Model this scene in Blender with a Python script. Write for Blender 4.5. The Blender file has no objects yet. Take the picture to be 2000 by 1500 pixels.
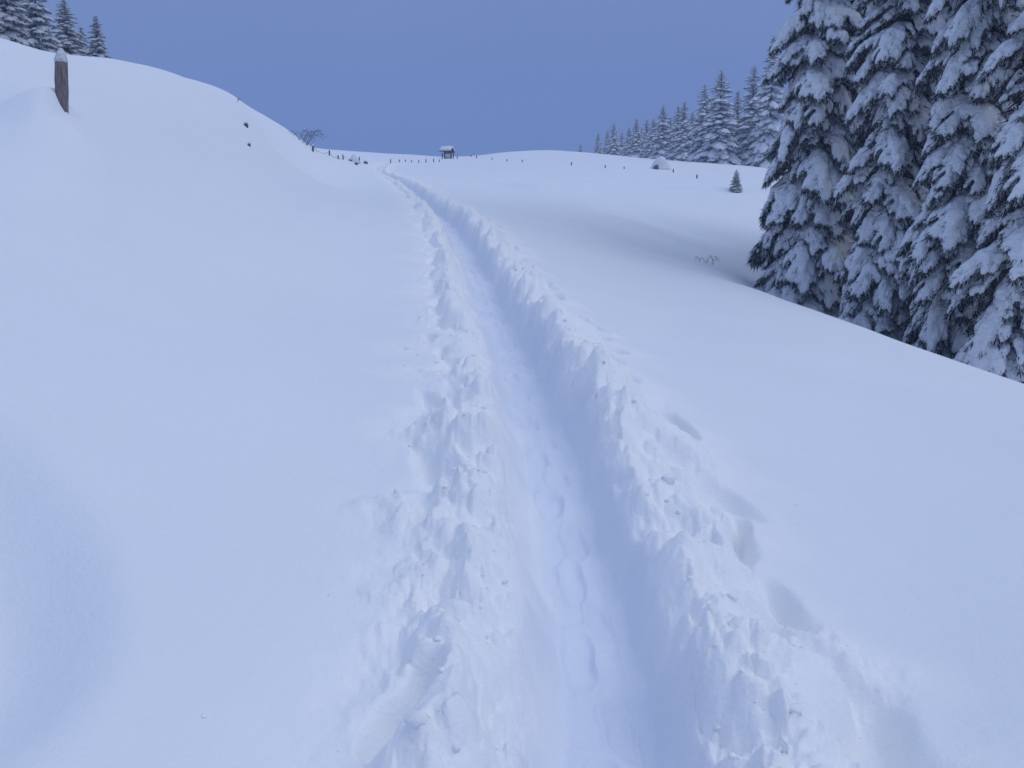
import bpy, bmesh, math, random
import numpy as np
from mathutils import Vector, Matrix, Euler

# ------------------------------------------------------------------ camera, sky, sun, exposure
scene = bpy.context.scene
COL = scene.collection
F_PX, PITCH, EYE = 1664.0, math.radians(10.0), 1.6
SP, CP = math.sin(PITCH), math.cos(PITCH)

cam_data = bpy.data.cameras.new('camera')
cam_data.sensor_width = 36.0
cam_data.lens = F_PX / 2000.0 * 36.0
cam_data.clip_start, cam_data.clip_end = 0.05, 4000.0
cam = bpy.data.objects.new('camera', cam_data)
cam.location = (0, 0, EYE)
cam.rotation_euler = (math.radians(90) - PITCH, 0, 0)
COL.objects.link(cam)
scene.camera = cam

SUN_EL, SUN_AZ = math.radians(56), math.radians(106)       # high soft light from the right, through thin cloud
world = bpy.data.worlds.new('World')
scene.world = world
world.use_nodes = True
wn, wl = world.node_tree.nodes, world.node_tree.links
wn.clear()
w_out = wn.new('ShaderNodeOutputWorld')
sky = wn.new('ShaderNodeTexSky')
sky.sky_type = 'NISHITA'
sky.sun_disc = False
sky.sun_elevation = SUN_EL
sky.sun_rotation = SUN_AZ
sky.altitude = 1200
bg_sky = wn.new('ShaderNodeBackground'); bg_sky.inputs[1].default_value = 0.06
wl.new(sky.outputs[0], bg_sky.inputs[0])
tc = wn.new('ShaderNodeTexCoord')
sep = wn.new('ShaderNodeSeparateXYZ'); wl.new(tc.outputs['Generated'], sep.inputs[0])
cl = wn.new('ShaderNodeTexNoise'); cl.inputs['Scale'].default_value = 2.2; cl.inputs['Detail'].default_value = 4
wl.new(tc.outputs['Generated'], cl.inputs['Vector'])
mad = wn.new('ShaderNodeMath'); mad.operation = 'MULTIPLY_ADD'
wl.new(cl.outputs['Fac'], mad.inputs[0]); mad.inputs[1].default_value = 0.10
wl.new(sep.outputs['Z'], mad.inputs[2])
ramp = wn.new('ShaderNodeValToRGB')                          # overcast: darkest at the horizon, lighter towards the zenith
ramp.color_ramp.elements[0].position = 0.0
ramp.color_ramp.elements[0].color = (0.074, 0.138, 0.365, 1)
ramp.color_ramp.elements[1].position = 1.0
ramp.color_ramp.elements[1].color = (0.40, 0.525, 0.82, 1)
wl.new(mad.outputs[0], ramp.inputs[0])
bg_cl = wn.new('ShaderNodeBackground'); bg_cl.inputs[1].default_value = 1.0
wl.new(ramp.outputs[0], bg_cl.inputs[0])
mixw = wn.new('ShaderNodeMixShader'); mixw.inputs[0].default_value = 0.95
wl.new(bg_sky.outputs[0], mixw.inputs[1]); wl.new(bg_cl.outputs[0], mixw.inputs[2])
wl.new(mixw.outputs[0], w_out.inputs[0])

sun_data = bpy.data.lights.new('sun', 'SUN')
sun_data.energy = 0.95
sun_data.angle = math.radians(60)
sun_data.color = (1.0, 0.975, 0.90)
sun = bpy.data.objects.new('sun', sun_data)
sun.rotation_euler = Euler((math.radians(90) - SUN_EL, 0, math.pi - SUN_AZ), 'XYZ')
COL.objects.link(sun)

scene.view_settings.view_transform = 'Standard'
scene.view_settings.look = 'None'
scene.view_settings.exposure = 0.0
scene.view_settings.gamma = 1.0
scene.view_settings.use_curve_mapping = False
scene.render.engine = 'CYCLES'
cy = scene.cycles
cy.use_denoising = True
cy.max_bounces = 8; cy.diffuse_bounces = 4; cy.glossy_bounces = 2; cy.volume_bounces = 1
cy.transparent_max_bounces = 4
cy.use_fast_gi = False

# ------------------------------------------------------------------ helpers
def ray(px, py):
    """world direction through a point of the 2000 x 1500 frame, per metre of depth"""
    a, b = (px - 1000) / F_PX, (750 - py) / F_PX
    return np.array([a, CP + b * SP, -SP + b * CP])

def at(px, py, d):
    return np.array([0, 0, EYE]) + ray(px, py) * d

def tag(o, label=None, cat=None, group=None, kind=None):
    if label: o['label'] = label
    if cat: o['category'] = cat
    if group: o['group'] = group
    if kind: o['kind'] = kind
    return o

def link(o, parent=None):
    COL.objects.link(o)
    if parent is not None: o.parent = parent
    return o

def empty(name, loc, rz=0.0):
    o = bpy.data.objects.new(name, None)
    o.empty_display_size = 0.2
    o.location = loc; o.rotation_euler = (0, 0, rz)
    return link(o)

def mesh_np(name, verts, faces, mat, smooth=True, mat_idx=None):
    """verts (n,3); faces: list of int arrays (m,k)"""
    me = bpy.data.meshes.new(name)
    verts = np.ascontiguousarray(verts, dtype=np.float32)
    if not isinstance(faces, list): faces = [faces]
    faces = [np.asarray(f, dtype=np.int32) for f in faces if len(f)]
    me.vertices.add(len(verts)); me.vertices.foreach_set('co', verts.ravel())
    loops = np.concatenate([f.ravel() for f in faces])
    sizes = np.concatenate([np.full(len(f), f.shape[1], dtype=np.int32) for f in faces])
    starts = np.concatenate([[0], np.cumsum(sizes)[:-1]]).astype(np.int32)
    me.loops.add(len(loops)); me.loops.foreach_set('vertex_index', loops)
    me.polygons.add(len(sizes)); me.polygons.foreach_set('loop_start', starts)
    me.polygons.foreach_set('use_smooth', np.full(len(sizes), smooth, dtype=bool))
    for m in (mat if isinstance(mat, (list, tuple)) else [mat]): me.materials.append(m)
    if mat_idx is not None: me.polygons.foreach_set('material_index', np.asarray(mat_idx, dtype=np.int32))
    me.update(calc_edges=True)
    me.validate()
    return me

def obj(name, me, parent=None):
    return link(bpy.data.objects.new(name, me), parent)

class MB:
    """collects simple shapes into one mesh"""
    def __init__(self): self.v, self.f, self.n = [], [], 0
    def add(self, v, f):
        v = np.asarray(v, float)
        self.v.append(v); self.f += [[i + self.n for i in q] for q in f]; self.n += len(v)
    def tube(self, pts, radii, sides=8, squash=1.0):
        pts = [np.asarray(p, float) for p in pts]
        n = len(pts); V = []
        for i, p in enumerate(pts):
            t = pts[min(i + 1, n - 1)] - pts[max(i - 1, 0)]
            t /= np.linalg.norm(t) + 1e-9
            ref = np.array([0, 0, 1.0]) if abs(t[2]) < 0.9 else np.array([1.0, 0, 0])
            a = np.cross(ref, t); a /= np.linalg.norm(a); b = np.cross(t, a)
            for k in range(sides):
                th = 2 * math.pi * k / sides
                V.append(p + radii[i] * (math.cos(th) * a + squash * math.sin(th) * b))
        Fq = [[i * sides + k, i * sides + (k + 1) % sides, (i + 1) * sides + (k + 1) % sides, (i + 1) * sides + k]
              for i in range(n - 1) for k in range(sides)]
        Fq.append(list(range(sides))[::-1]); Fq.append([(n - 1) * sides + k for k in range(sides)])
        self.add(V, Fq)
    def box(self, c, s, rot=None):
        V = [np.array([x * s[0] / 2, y * s[1] / 2, z * s[2] / 2]) for x in (-1, 1) for y in (-1, 1) for z in (-1, 1)]
        if rot is not None: V = [np.array(rot @ Vector(v)) for v in V]
        self.add([v + np.asarray(c) for v in V],
                 [[0, 1, 3, 2], [4, 6, 7, 5], [0, 4, 5, 1], [2, 3, 7, 6], [0, 2, 6, 4], [1, 5, 7, 3]])
    def build(self, name, mat, parent=None, smooth=False, bevel=0.0):
        me = bpy.data.meshes.new(name)
        me.from_pydata(np.concatenate(self.v).tolist(), [], self.f)
        me.materials.append(mat)
        if smooth: me.polygons.foreach_set('use_smooth', [True] * len(me.polygons))
        me.update()
        o = obj(name, me, parent)
        if bevel:
            m = o.modifiers.new('bevel', 'BEVEL'); m.width = bevel; m.segments = 2
        return o

def hash2(ix, iy, seed):
    h = (ix.astype(np.int64) * 374761393 + iy.astype(np.int64) * 668265263 + seed * 1274126177) & 0x7fffffff
    h = ((h ^ (h >> 13)) * 1103515245 + 12345) & 0x7fffffff
    h = ((h ^ (h >> 15)) * 747796405) & 0x7fffffff
    return ((h ^ (h >> 12)) & 0xffffff) / float(0x1000000)

def vnoise(x, y, seed=0):
    ix, iy = np.floor(x), np.floor(y)
    fx, fy = x - ix, y - iy
    def g(ox, oy):
        a = hash2(ix + ox, iy + oy, seed) * 2 * np.pi
        return np.cos(a) * (fx - ox) + np.sin(a) * (fy - oy)
    u, v = fx * fx * fx * (fx * (fx * 6 - 15) + 10), fy * fy * fy * (fy * (fy * 6 - 15) + 10)
    a, b, c, d = g(0, 0), g(1, 0), g(0, 1), g(1, 1)
    return ((a + (b - a) * u) * (1 - v) + (c + (d - c) * u) * v) * 1.5

def fbm(x, y, seed=0, octaves=4, gain=0.5):
    s, a = np.zeros_like(x), 1.0
    for o in range(octaves):
        s += a * vnoise(x * 2 ** o, y * 2 ** o, seed + o * 17); a *= gain
    return s

def clods(x, y, cell, seed, density):
    """half-sunk rounded lumps: height field in metres; density 0..1 per point"""
    gx, gy = x / cell, y / cell
    ix, iy = np.floor(gx), np.floor(gy)
    h = np.zeros_like(x)
    for ox in (-1, 0, 1):
        for oy in (-1, 0, 1):
            cx, cy_ = ix + ox, iy + oy
            px = cx + 0.15 + 0.7 * hash2(cx, cy_, seed); py = cy_ + 0.15 + 0.7 * hash2(cx, cy_, seed + 1)
            r = 0.25 + 0.45 * hash2(cx, cy_, seed + 2)
            r = r * np.clip((density - hash2(cx, cy_, seed + 3)) * 5, 0, 1)
            d2 = (gx - px) ** 2 * (0.7 + 0.6 * hash2(cx, cy_, seed + 4)) + (gy - py) ** 2
            h = np.maximum(h, np.sqrt(np.maximum(r * r - d2, 0)))
    return h * cell

def sstep(a, b, x):
    t = np.clip((x - a) / (b - a), 0, 1)
    return t * t * (3 - 2 * t)

# ------------------------------------------------------------------ materials
def new_mat(name):
    m = bpy.data.materials.new(name); m.use_nodes = True
    nt = m.node_tree
    return m, nt, nt.nodes['Principled BSDF']

def noise_node(nt, scale, detail=4, rough=0.55, coord='Object', vec=None):
    n = nt.nodes.new('ShaderNodeTexNoise')
    n.inputs['Scale'].default_value = scale; n.inputs['Detail'].default_value = detail
    n.inputs['Roughness'].default_value = rough
    if vec is None:
        t = nt.nodes.new('ShaderNodeTexCoord'); nt.links.new(t.outputs[coord], n.inputs['Vector'])
    else: nt.links.new(vec, n.inputs['Vector'])
    return n

def ramp_node(nt, fac, stops):
    r = nt.nodes.new('ShaderNodeValToRGB'); nt.links.new(fac, r.inputs[0])
    e = r.color_ramp.elements
    while len(e) < len(stops): e.new(0.5)
    for i, (p, c) in enumerate(stops):
        e[i].position = p; e[i].color = (*c, 1)
    return r

def snow_material(name, scales, dist, base=(0.845, 0.872, 0.91)):
    m, nt, b = new_mat(name)
    b.inputs['Roughness'].default_value = 0.75
    b.inputs['Specular IOR Level'].default_value = 0.25
    n0 = noise_node(nt, 0.6, 3)
    r = ramp_node(nt, n0.outputs['Fac'], [(0.3, tuple(c * 0.975 for c in base)), (0.7, base)])
    nt.links.new(r.outputs[0], b.inputs['Base Color'])
    prev = None
    for s, d in zip(scales, dist):
        n = noise_node(nt, s, 5, 0.6)
        bp = nt.nodes.new('ShaderNodeBump'); bp.inputs['Strength'].default_value = 1.0
        bp.inputs['Distance'].default_value = d
        nt.links.new(n.outputs['Fac'], bp.inputs['Height'])
        if prev: nt.links.new(prev.outputs[0], bp.inputs['Normal'])
        prev = bp
    nt.links.new(prev.outputs[0], b.inputs['Normal'])
    return m

M_SNOW = snow_material('snow', (9.0, 70.0), (0.006, 0.0025))
def ground_snow():
    m = snow_material('field snow', (7.0, 60.0, 17.0, 48.0), (0.008, 0.0032, 0.0066, 0.003))
    nt = m.node_tree
    bumps = [n for n in nt.nodes if n.type == 'BUMP']; b0, b1 = (n.inputs['Distance'].default_value for n in bumps[:2])
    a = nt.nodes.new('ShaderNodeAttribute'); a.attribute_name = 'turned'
    shd = nt.nodes.new('ShaderNodeAttribute'); shd.attribute_name = 'trench_shade'
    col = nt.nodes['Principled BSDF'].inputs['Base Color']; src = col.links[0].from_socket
    # turned snow is whiter than the field; boot-pressed trench has shade painted in grey-blue
    for at_, c in ((a, (0.925, 0.93, 0.935, 1)), (shd, (0.765, 0.805, 0.885, 1))):
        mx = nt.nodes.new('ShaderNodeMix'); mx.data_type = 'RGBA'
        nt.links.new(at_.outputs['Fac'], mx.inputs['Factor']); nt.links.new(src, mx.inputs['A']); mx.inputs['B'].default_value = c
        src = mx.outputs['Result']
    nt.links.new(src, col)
    for b in [n for n in nt.nodes if n.type == 'BUMP' and n.inputs['Distance'].default_value not in (b0, b1)]:
        nt.links.new(a.outputs['Fac'], b.inputs['Strength'])
    return m
M_GROUND = ground_snow()
M_TRAIL = snow_material('trampled snow', (16.0, 48.0, 130.0), (0.004, 0.003, 0.002), (0.925, 0.93, 0.935))
M_LOAD = snow_material('snow load', (7.0, 24.0), (0.10, 0.05), (0.84, 0.865, 0.90))

def needles_material():
    m, nt, b = new_mat('spruce needles')
    b.inputs['Roughness'].default_value = 0.8
    b.inputs['Specular IOR Level'].default_value = 0.2
    at_ = nt.nodes.new('ShaderNodeAttribute'); at_.attribute_name = 'frost'
    r = ramp_node(nt, at_.outputs['Fac'], [(0.0, (0.016, 0.022, 0.026)), (0.45, (0.03, 0.038, 0.042)),
                                           (0.60, (0.25, 0.27, 0.30)), (1.0, (0.76, 0.79, 0.84))])
    nt.links.new(r.outputs[0], b.inputs['Base Color'])
    return m
M_NEEDLE = needles_material()

def wood_material(name, c0, c1, scale=(14, 14, 1.6)):
    m, nt, b = new_mat(name)
    b.inputs['Roughness'].default_value = 0.85
    t = nt.nodes.new('ShaderNodeTexCoord')
    mp = nt.nodes.new('ShaderNodeMapping'); mp.inputs['Scale'].default_value = scale
    nt.links.new(t.outputs['Object'], mp.inputs['Vector'])
    n = noise_node(nt, 5.0, 6, 0.65, vec=mp.outputs[0])
    r = ramp_node(nt, n.outputs['Fac'], [(0.3, c0), (0.7, c1)])
    nt.links.new(r.outputs[0], b.inputs['Base Color'])
    bp = nt.nodes.new('ShaderNodeBump'); bp.inputs['Distance'].default_value = 0.01
    nt.links.new(n.outputs['Fac'], bp.inputs['Height']); nt.links.new(bp.outputs[0], b.inputs['Normal'])
    return m
M_BARK = wood_material('bark', (0.025, 0.02, 0.018), (0.07, 0.055, 0.05))
M_POST = wood_material('weathered post wood', (0.10, 0.082, 0.085), (0.30, 0.245, 0.24))
M_BOARD = wood_material('dark timber', (0.03, 0.025, 0.022), (0.09, 0.07, 0.06))
M_ROCK = wood_material('grey rock', (0.05, 0.05, 0.055), (0.14, 0.14, 0.15), (3, 3, 3))

def plain_noise_material(name, c0, c1, scale, rough=0.7):
    m, nt, b = new_mat(name)
    b.inputs['Roughness'].default_value = rough
    n = noise_node(nt, scale, 4)
    r = ramp_node(nt, n.outputs['Fac'], [(0.35, c0), (0.65, c1)])
    nt.links.new(r.outputs[0], b.inputs['Base Color'])
    return m
M_PANEL = plain_noise_material('pale panel', (0.68, 0.70, 0.73), (0.78, 0.80, 0.83), 3.0)
M_WIRE = plain_noise_material('rusty wire', (0.06, 0.05, 0.05), (0.12, 0.10, 0.09), 8.0)

# ------------------------------------------------------------------ terrain: heights surveyed at known distances, smoothly joined
CTRL = [  # frame x, frame y, depth in metres, raise
    # line of the trail (the undisturbed surface lies above its floor)
    (1175, 1500, 2.60, .2), (1140, 1250, 3.2, .2), (1105, 1000, 4.2, .2), (1020, 750, 6.3, .2), (960, 600, 10, .2),
    (885, 450, 17, .2), (812, 372, 36, .15), (750, 343, 56, .1), (738, 332, 72, 0), (750, 320, 90, 0),
    # left slope
    (0, 1500, 2.05, 0), (550, 1500, 2.35, 0), (0, 1000, 2.9, 0), (450, 1000, 3.5, 0), (0, 600, 5.0, 0), (450, 600, 7.3, 0),
    (750, 600, 9.0, 0), (750, 1000, 3.95, 0), (700, 750, 5.6, 0), (0, 400, 7.0, 0), (250, 400, 9, 0), (500, 400, 14, 0), (700, 400, 20.5, 0),
    (0, 250, 9.5, 0), (125, 216, 10.2, 0), (250, 250, 15, 0), (400, 300, 20, 0), (500, 250, 32, 0), (550, 320, 35, 0), (640, 318, 60, 0), (680, 330, 62, 0),
    (0, 150, 12.5, 0), (0, 75, 17, 0), (100, 111, 19, 0), (240, 127, 24, 0), (310, 135, 28, 0), (370, 155, 32, 0), (460, 190, 40, 0),
    (520, 230, 46, 0), (570, 260, 54, 0), (610, 287, 66, 0), (650, 295, 85, 0),
    # ground behind the left crest
    (0, 110, 25, 0), (0, 170, 60, 0), (240, 150, 36, 0), (240, 200, 90, 0), (370, 180, 48, 0), (460, 220, 60, 0), (570, 285, 80, 0), (460, 290, 140, 0), (0, 250, 160, 0),
    # far crest
    (700, 297, 110, 0), (800, 302, 128, 0), (870, 306, 132, 0), (930, 304, 132, 0), (1000, 296, 128, 0), (1060, 294, 122, 0),
    (1150, 300, 112, 0), (1250, 309, 104, 0), (1350, 317, 97, 0), (1450, 325, 90, 0),
    (700, 306, 160, 0), (870, 316, 190, 0), (1060, 305, 170, 0), (1250, 320, 150, 0), (1450, 338, 125, 0),
    (700, 330, 300, 0), (1060, 330, 320, 0), (1450, 360, 260, 0),
    # right of the trail, down to the lip of the gully
    (1400, 1000, 4.3, 0), (2000, 1000, 4.6, 0), (1850, 1500, 2.55, 0), (2000, 1500, 2.5, 0), (1400, 750, 6.8, 0), (2000, 850, 6.5, 0), (1700, 750, 8, 0),
    (1150, 600, 11, .06), (1300, 650, 10, 0), (1300, 560, 15, 0),
    (2000, 750, 11, 0), (1900, 717, 12, 0), (1800, 682, 13, 0), (1700, 645, 14.5, 0), (1600, 610, 16, 0), (1500, 575, 17.7, 0), (1450, 557, 18.6, 0),
    (1300, 506, 23, 0), (1150, 450, 25, 0), (1000, 402, 31, 0), (900, 378, 35, 0),
    # gully and the bowl beyond
    (2000, 800, 16, 0), (1900, 765, 17, 0), (1800, 725, 18.5, 0), (1600, 645, 21.5, 0), (1500, 598, 23.5, 0), (1450, 552, 24, 0), (1300, 470, 30, 0),
    (1450, 500, 31, 0), (1450, 430, 42, 0), (1450, 380, 55, 0), (1450, 342, 78, 0), (1300, 430, 37, 0), (1300, 400, 45, 0), (1300, 350, 68, 0),
    (1100, 400, 36.5, 0), (1100, 350, 60, 0), (900, 345, 62, 0), (900, 320, 95, 0), (1100, 318, 92, 0), (1600, 560, 30, 0), (1800, 600, 30, 0),
    (2000, 640, 28, 0), (1700, 430, 45, 0), (2000, 450, 40, 0), (1700, 345, 85, 0), (2000, 350, 80, 0), (1700, 345, 130, 0), (2000, 360, 130, 0),
    # beyond the frame
    (-500, 300, 8, 0), (-500, 60, 14, 0), (-500, 120, 40, 0), (-500, 1000, 2.2, 0), (2500, 1000, 4.9, 0), (2500, 900, 8.5, 0), (2500, 900, 16, 0), (2500, 500, 45, 0), (2500, 400, 90, 0),
]
def plane(x, y):
    return 0.09 * y - 0.13 * x + 0.0
pts = np.array([np.append(at(px, py, d), lift) for px, py, d, lift in CTRL])
pts[:, 2] += pts[:, 3]
cr = np.hypot(pts[:, 0], pts[:, 1]); cth = np.arctan2(pts[:, 0], pts[:, 1])
cg = (pts[:, 2] - plane(pts[:, 0], pts[:, 1])) / cr
KX = 3.2
cu = np.stack([cth * KX, np.log(cr)], 1)
def tps(d2): return 0.5 * d2 * np.log(d2 + 1e-12)
n = len(cu)
A = np.zeros((n + 3, n + 3))
A[:n, :n] = tps(((cu[:, None] - cu[None]) ** 2).sum(-1)) + np.eye(n) * 2e-4
A[:n, n] = A[n, :n] = 1; A[:n, n + 1:] = cu; A[n + 1:, :n] = cu.T
WTS = np.linalg.solve(A, np.append(cg, np.zeros(3)))
TH_MAX, R_MAX = 0.80, 330.0
def base_g(th, lr):
    q = np.stack([np.clip(th, -TH_MAX, TH_MAX) * KX, np.clip(lr, math.log(1.6), math.log(R_MAX))], -1).reshape(-1, 2)
    out = np.empty(len(q))
    for i in range(0, len(q), 40000):
        s = q[i:i + 40000]
        out[i:i + 40000] = tps(((s[:, None] - cu[None]) ** 2).sum(-1)) @ WTS[:n] + WTS[n] + s @ WTS[n + 1:]
    return out.reshape(np.shape(th))
# tabulate on a regular grid, then interpolate: quick for a million points
GT = np.linspace(-math.pi, math.pi, 721); GL = np.linspace(math.log(0.5), math.log(900), 360)
tt, ll = np.meshgrid(GT, GL, indexing='ij')
TAB = base_g(tt, ll)
gl_, gr_ = TAB[np.argmin(abs(GT + TH_MAX))], TAB[np.argmin(abs(GT - TH_MAX))]
side = np.abs(GT) > TH_MAX
back = np.clip((np.abs(GT) - TH_MAX) / (math.pi - TH_MAX), 0, 1)
back = back * back * (3 - 2 * back)
mid = 0.5 * (gl_ + gr_)
for i in np.where(side)[0]:
    TAB[i] = TAB[i] * (1 - back[i]) + mid * back[i]
def table(x, y):
    th, lr = np.arctan2(x, y), np.log(np.hypot(x, y) + 1e-6)
    a = np.clip((th + math.pi) / (GT[1] - GT[0]), 0, len(GT) - 1.001); b = np.clip((lr - GL[0]) / (GL[1] - GL[0]), 0, len(GL) - 1.001)
    i, j = a.astype(int), b.astype(int); fa, fb = a - i, b - j
    def cub(p0, p1, p2, p3, t):
        return p1 + 0.5 * t * (p2 - p0 + t * (2 * p0 - 5 * p1 + 4 * p2 - p3 + t * (3 * (p1 - p2) + p3 - p0)))
    im, ip, ipp = np.maximum(i - 1, 0), i + 1, np.minimum(i + 2, len(GT) - 1)
    jm, jp, jpp = np.maximum(j - 1, 0), j + 1, np.minimum(j + 2, len(GL) - 1)
    rows = [cub(TAB[k, jm], TAB[k, j], TAB[k, jp], TAB[k, jpp], fb) for k in (im, i, ip, ipp)]
    return cub(*rows, fa)

# trail centre line, x as a smooth function of y
TR = np.array([at(px, py, d)[:2] for px, py, d in [(1178, 1500, 2.60), (1150, 1250, 3.2), (1112, 1000, 4.2), (1066, 850, 5.2), (1022, 750, 6.3), (962, 600, 10), (925, 520, 13),
                                                   (886, 450, 17), (846, 400, 25), (812, 372, 36), (779, 355, 46), (752, 343, 56), (739, 332, 70), (745, 323, 84), (760, 316, 95)]])
TY = np.concatenate([[-8, 0.8], TR[:, 1], [140]]); TX = np.concatenate([[0.35, 0.30], TR[:, 0], [-14.5]])
yy = np.linspace(-8, 140, 6000); xx = np.interp(yy, TY, TX)
def smooth_line(yy, xx):
    out = xx.copy()
    for _ in range(2):
        w = np.clip(np.abs(yy) * 0.10, 0.35, 5.0)
        c = np.concatenate([[0], np.cumsum(out)]); dy = yy[1] - yy[0]
        k = (w / dy).astype(int); i = np.arange(len(yy))
        k = np.minimum(np.minimum(k, i), len(yy) - 1 - i)
        out = (c[i + k + 1] - c[i - k]) / (2 * k + 1)
    return out
xx = smooth_line(yy, xx)
dx = np.gradient(xx, yy)
ss = np.concatenate([[0], np.cumsum(np.hypot(np.diff(xx), np.diff(yy)))])
def trail_st(x, y):
    cx, cd = np.interp(y, yy, xx), np.interp(y, yy, dx)
    return np.interp(y, yy, ss), (x - cx) / np.sqrt(1 + cd * cd)

def trough(x, y, pix, width, depth, fade=3.0):
    p = np.array([at(*q)[:2] for q in pix]); p = p[np.argsort(p[:, 1])]
    cx = np.interp(y, p[:, 1], p[:, 0]); cd = np.interp(y, 0.5 * (p[1:, 1] + p[:-1, 1]), np.diff(p[:, 0]) / np.diff(p[:, 1]))
    t = (x - cx) / np.sqrt(1 + cd * cd)
    lo, hi = p[0, 1], p[-1, 1]
    e = np.clip(np.minimum((y - lo) / fade, (hi - y) / fade), 0, 1); e = e * e * (3 - 2 * e)
    return -depth * np.exp(-(t / width) ** 2) * e

POST_AT = at(121, 205, 10.0)[:2]
PITS = []
_r = random.Random(5)
s_ = 0.2
while s_ < 60:                                  # holes left by poles and boots along the outer edge of the turned snow
    PITS.append((s_ + _r.uniform(-.15, .15), _r.uniform(.66, .92), _r.uniform(.12, .32), _r.uniform(.06, .11), _r.uniform(.09, .18)))
    s_ += _r.uniform(.28, .62)
s_ = 0.1
while s_ < 60:
    PITS.append((s_ + _r.uniform(-.15, .15), -_r.uniform(.52, .76), _r.uniform(.10, .28), _r.uniform(.05, .09), _r.uniform(.07, .15)))
    s_ += _r.uniform(.34, .8)
PRINTS = []                                     # half-filled boot prints along the trench
s_, sd = 0.15, 1
while s_ < 25:
    PRINTS.append((s_, sd * _r.uniform(.02, .07) + .05, _r.uniform(.13, .17), _r.uniform(.050, .065), _r.uniform(.012, .035)))
    s_ += _r.uniform(.26, .42); sd = -sd
S0 = float(np.interp(0.0, yy, ss))

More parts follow.
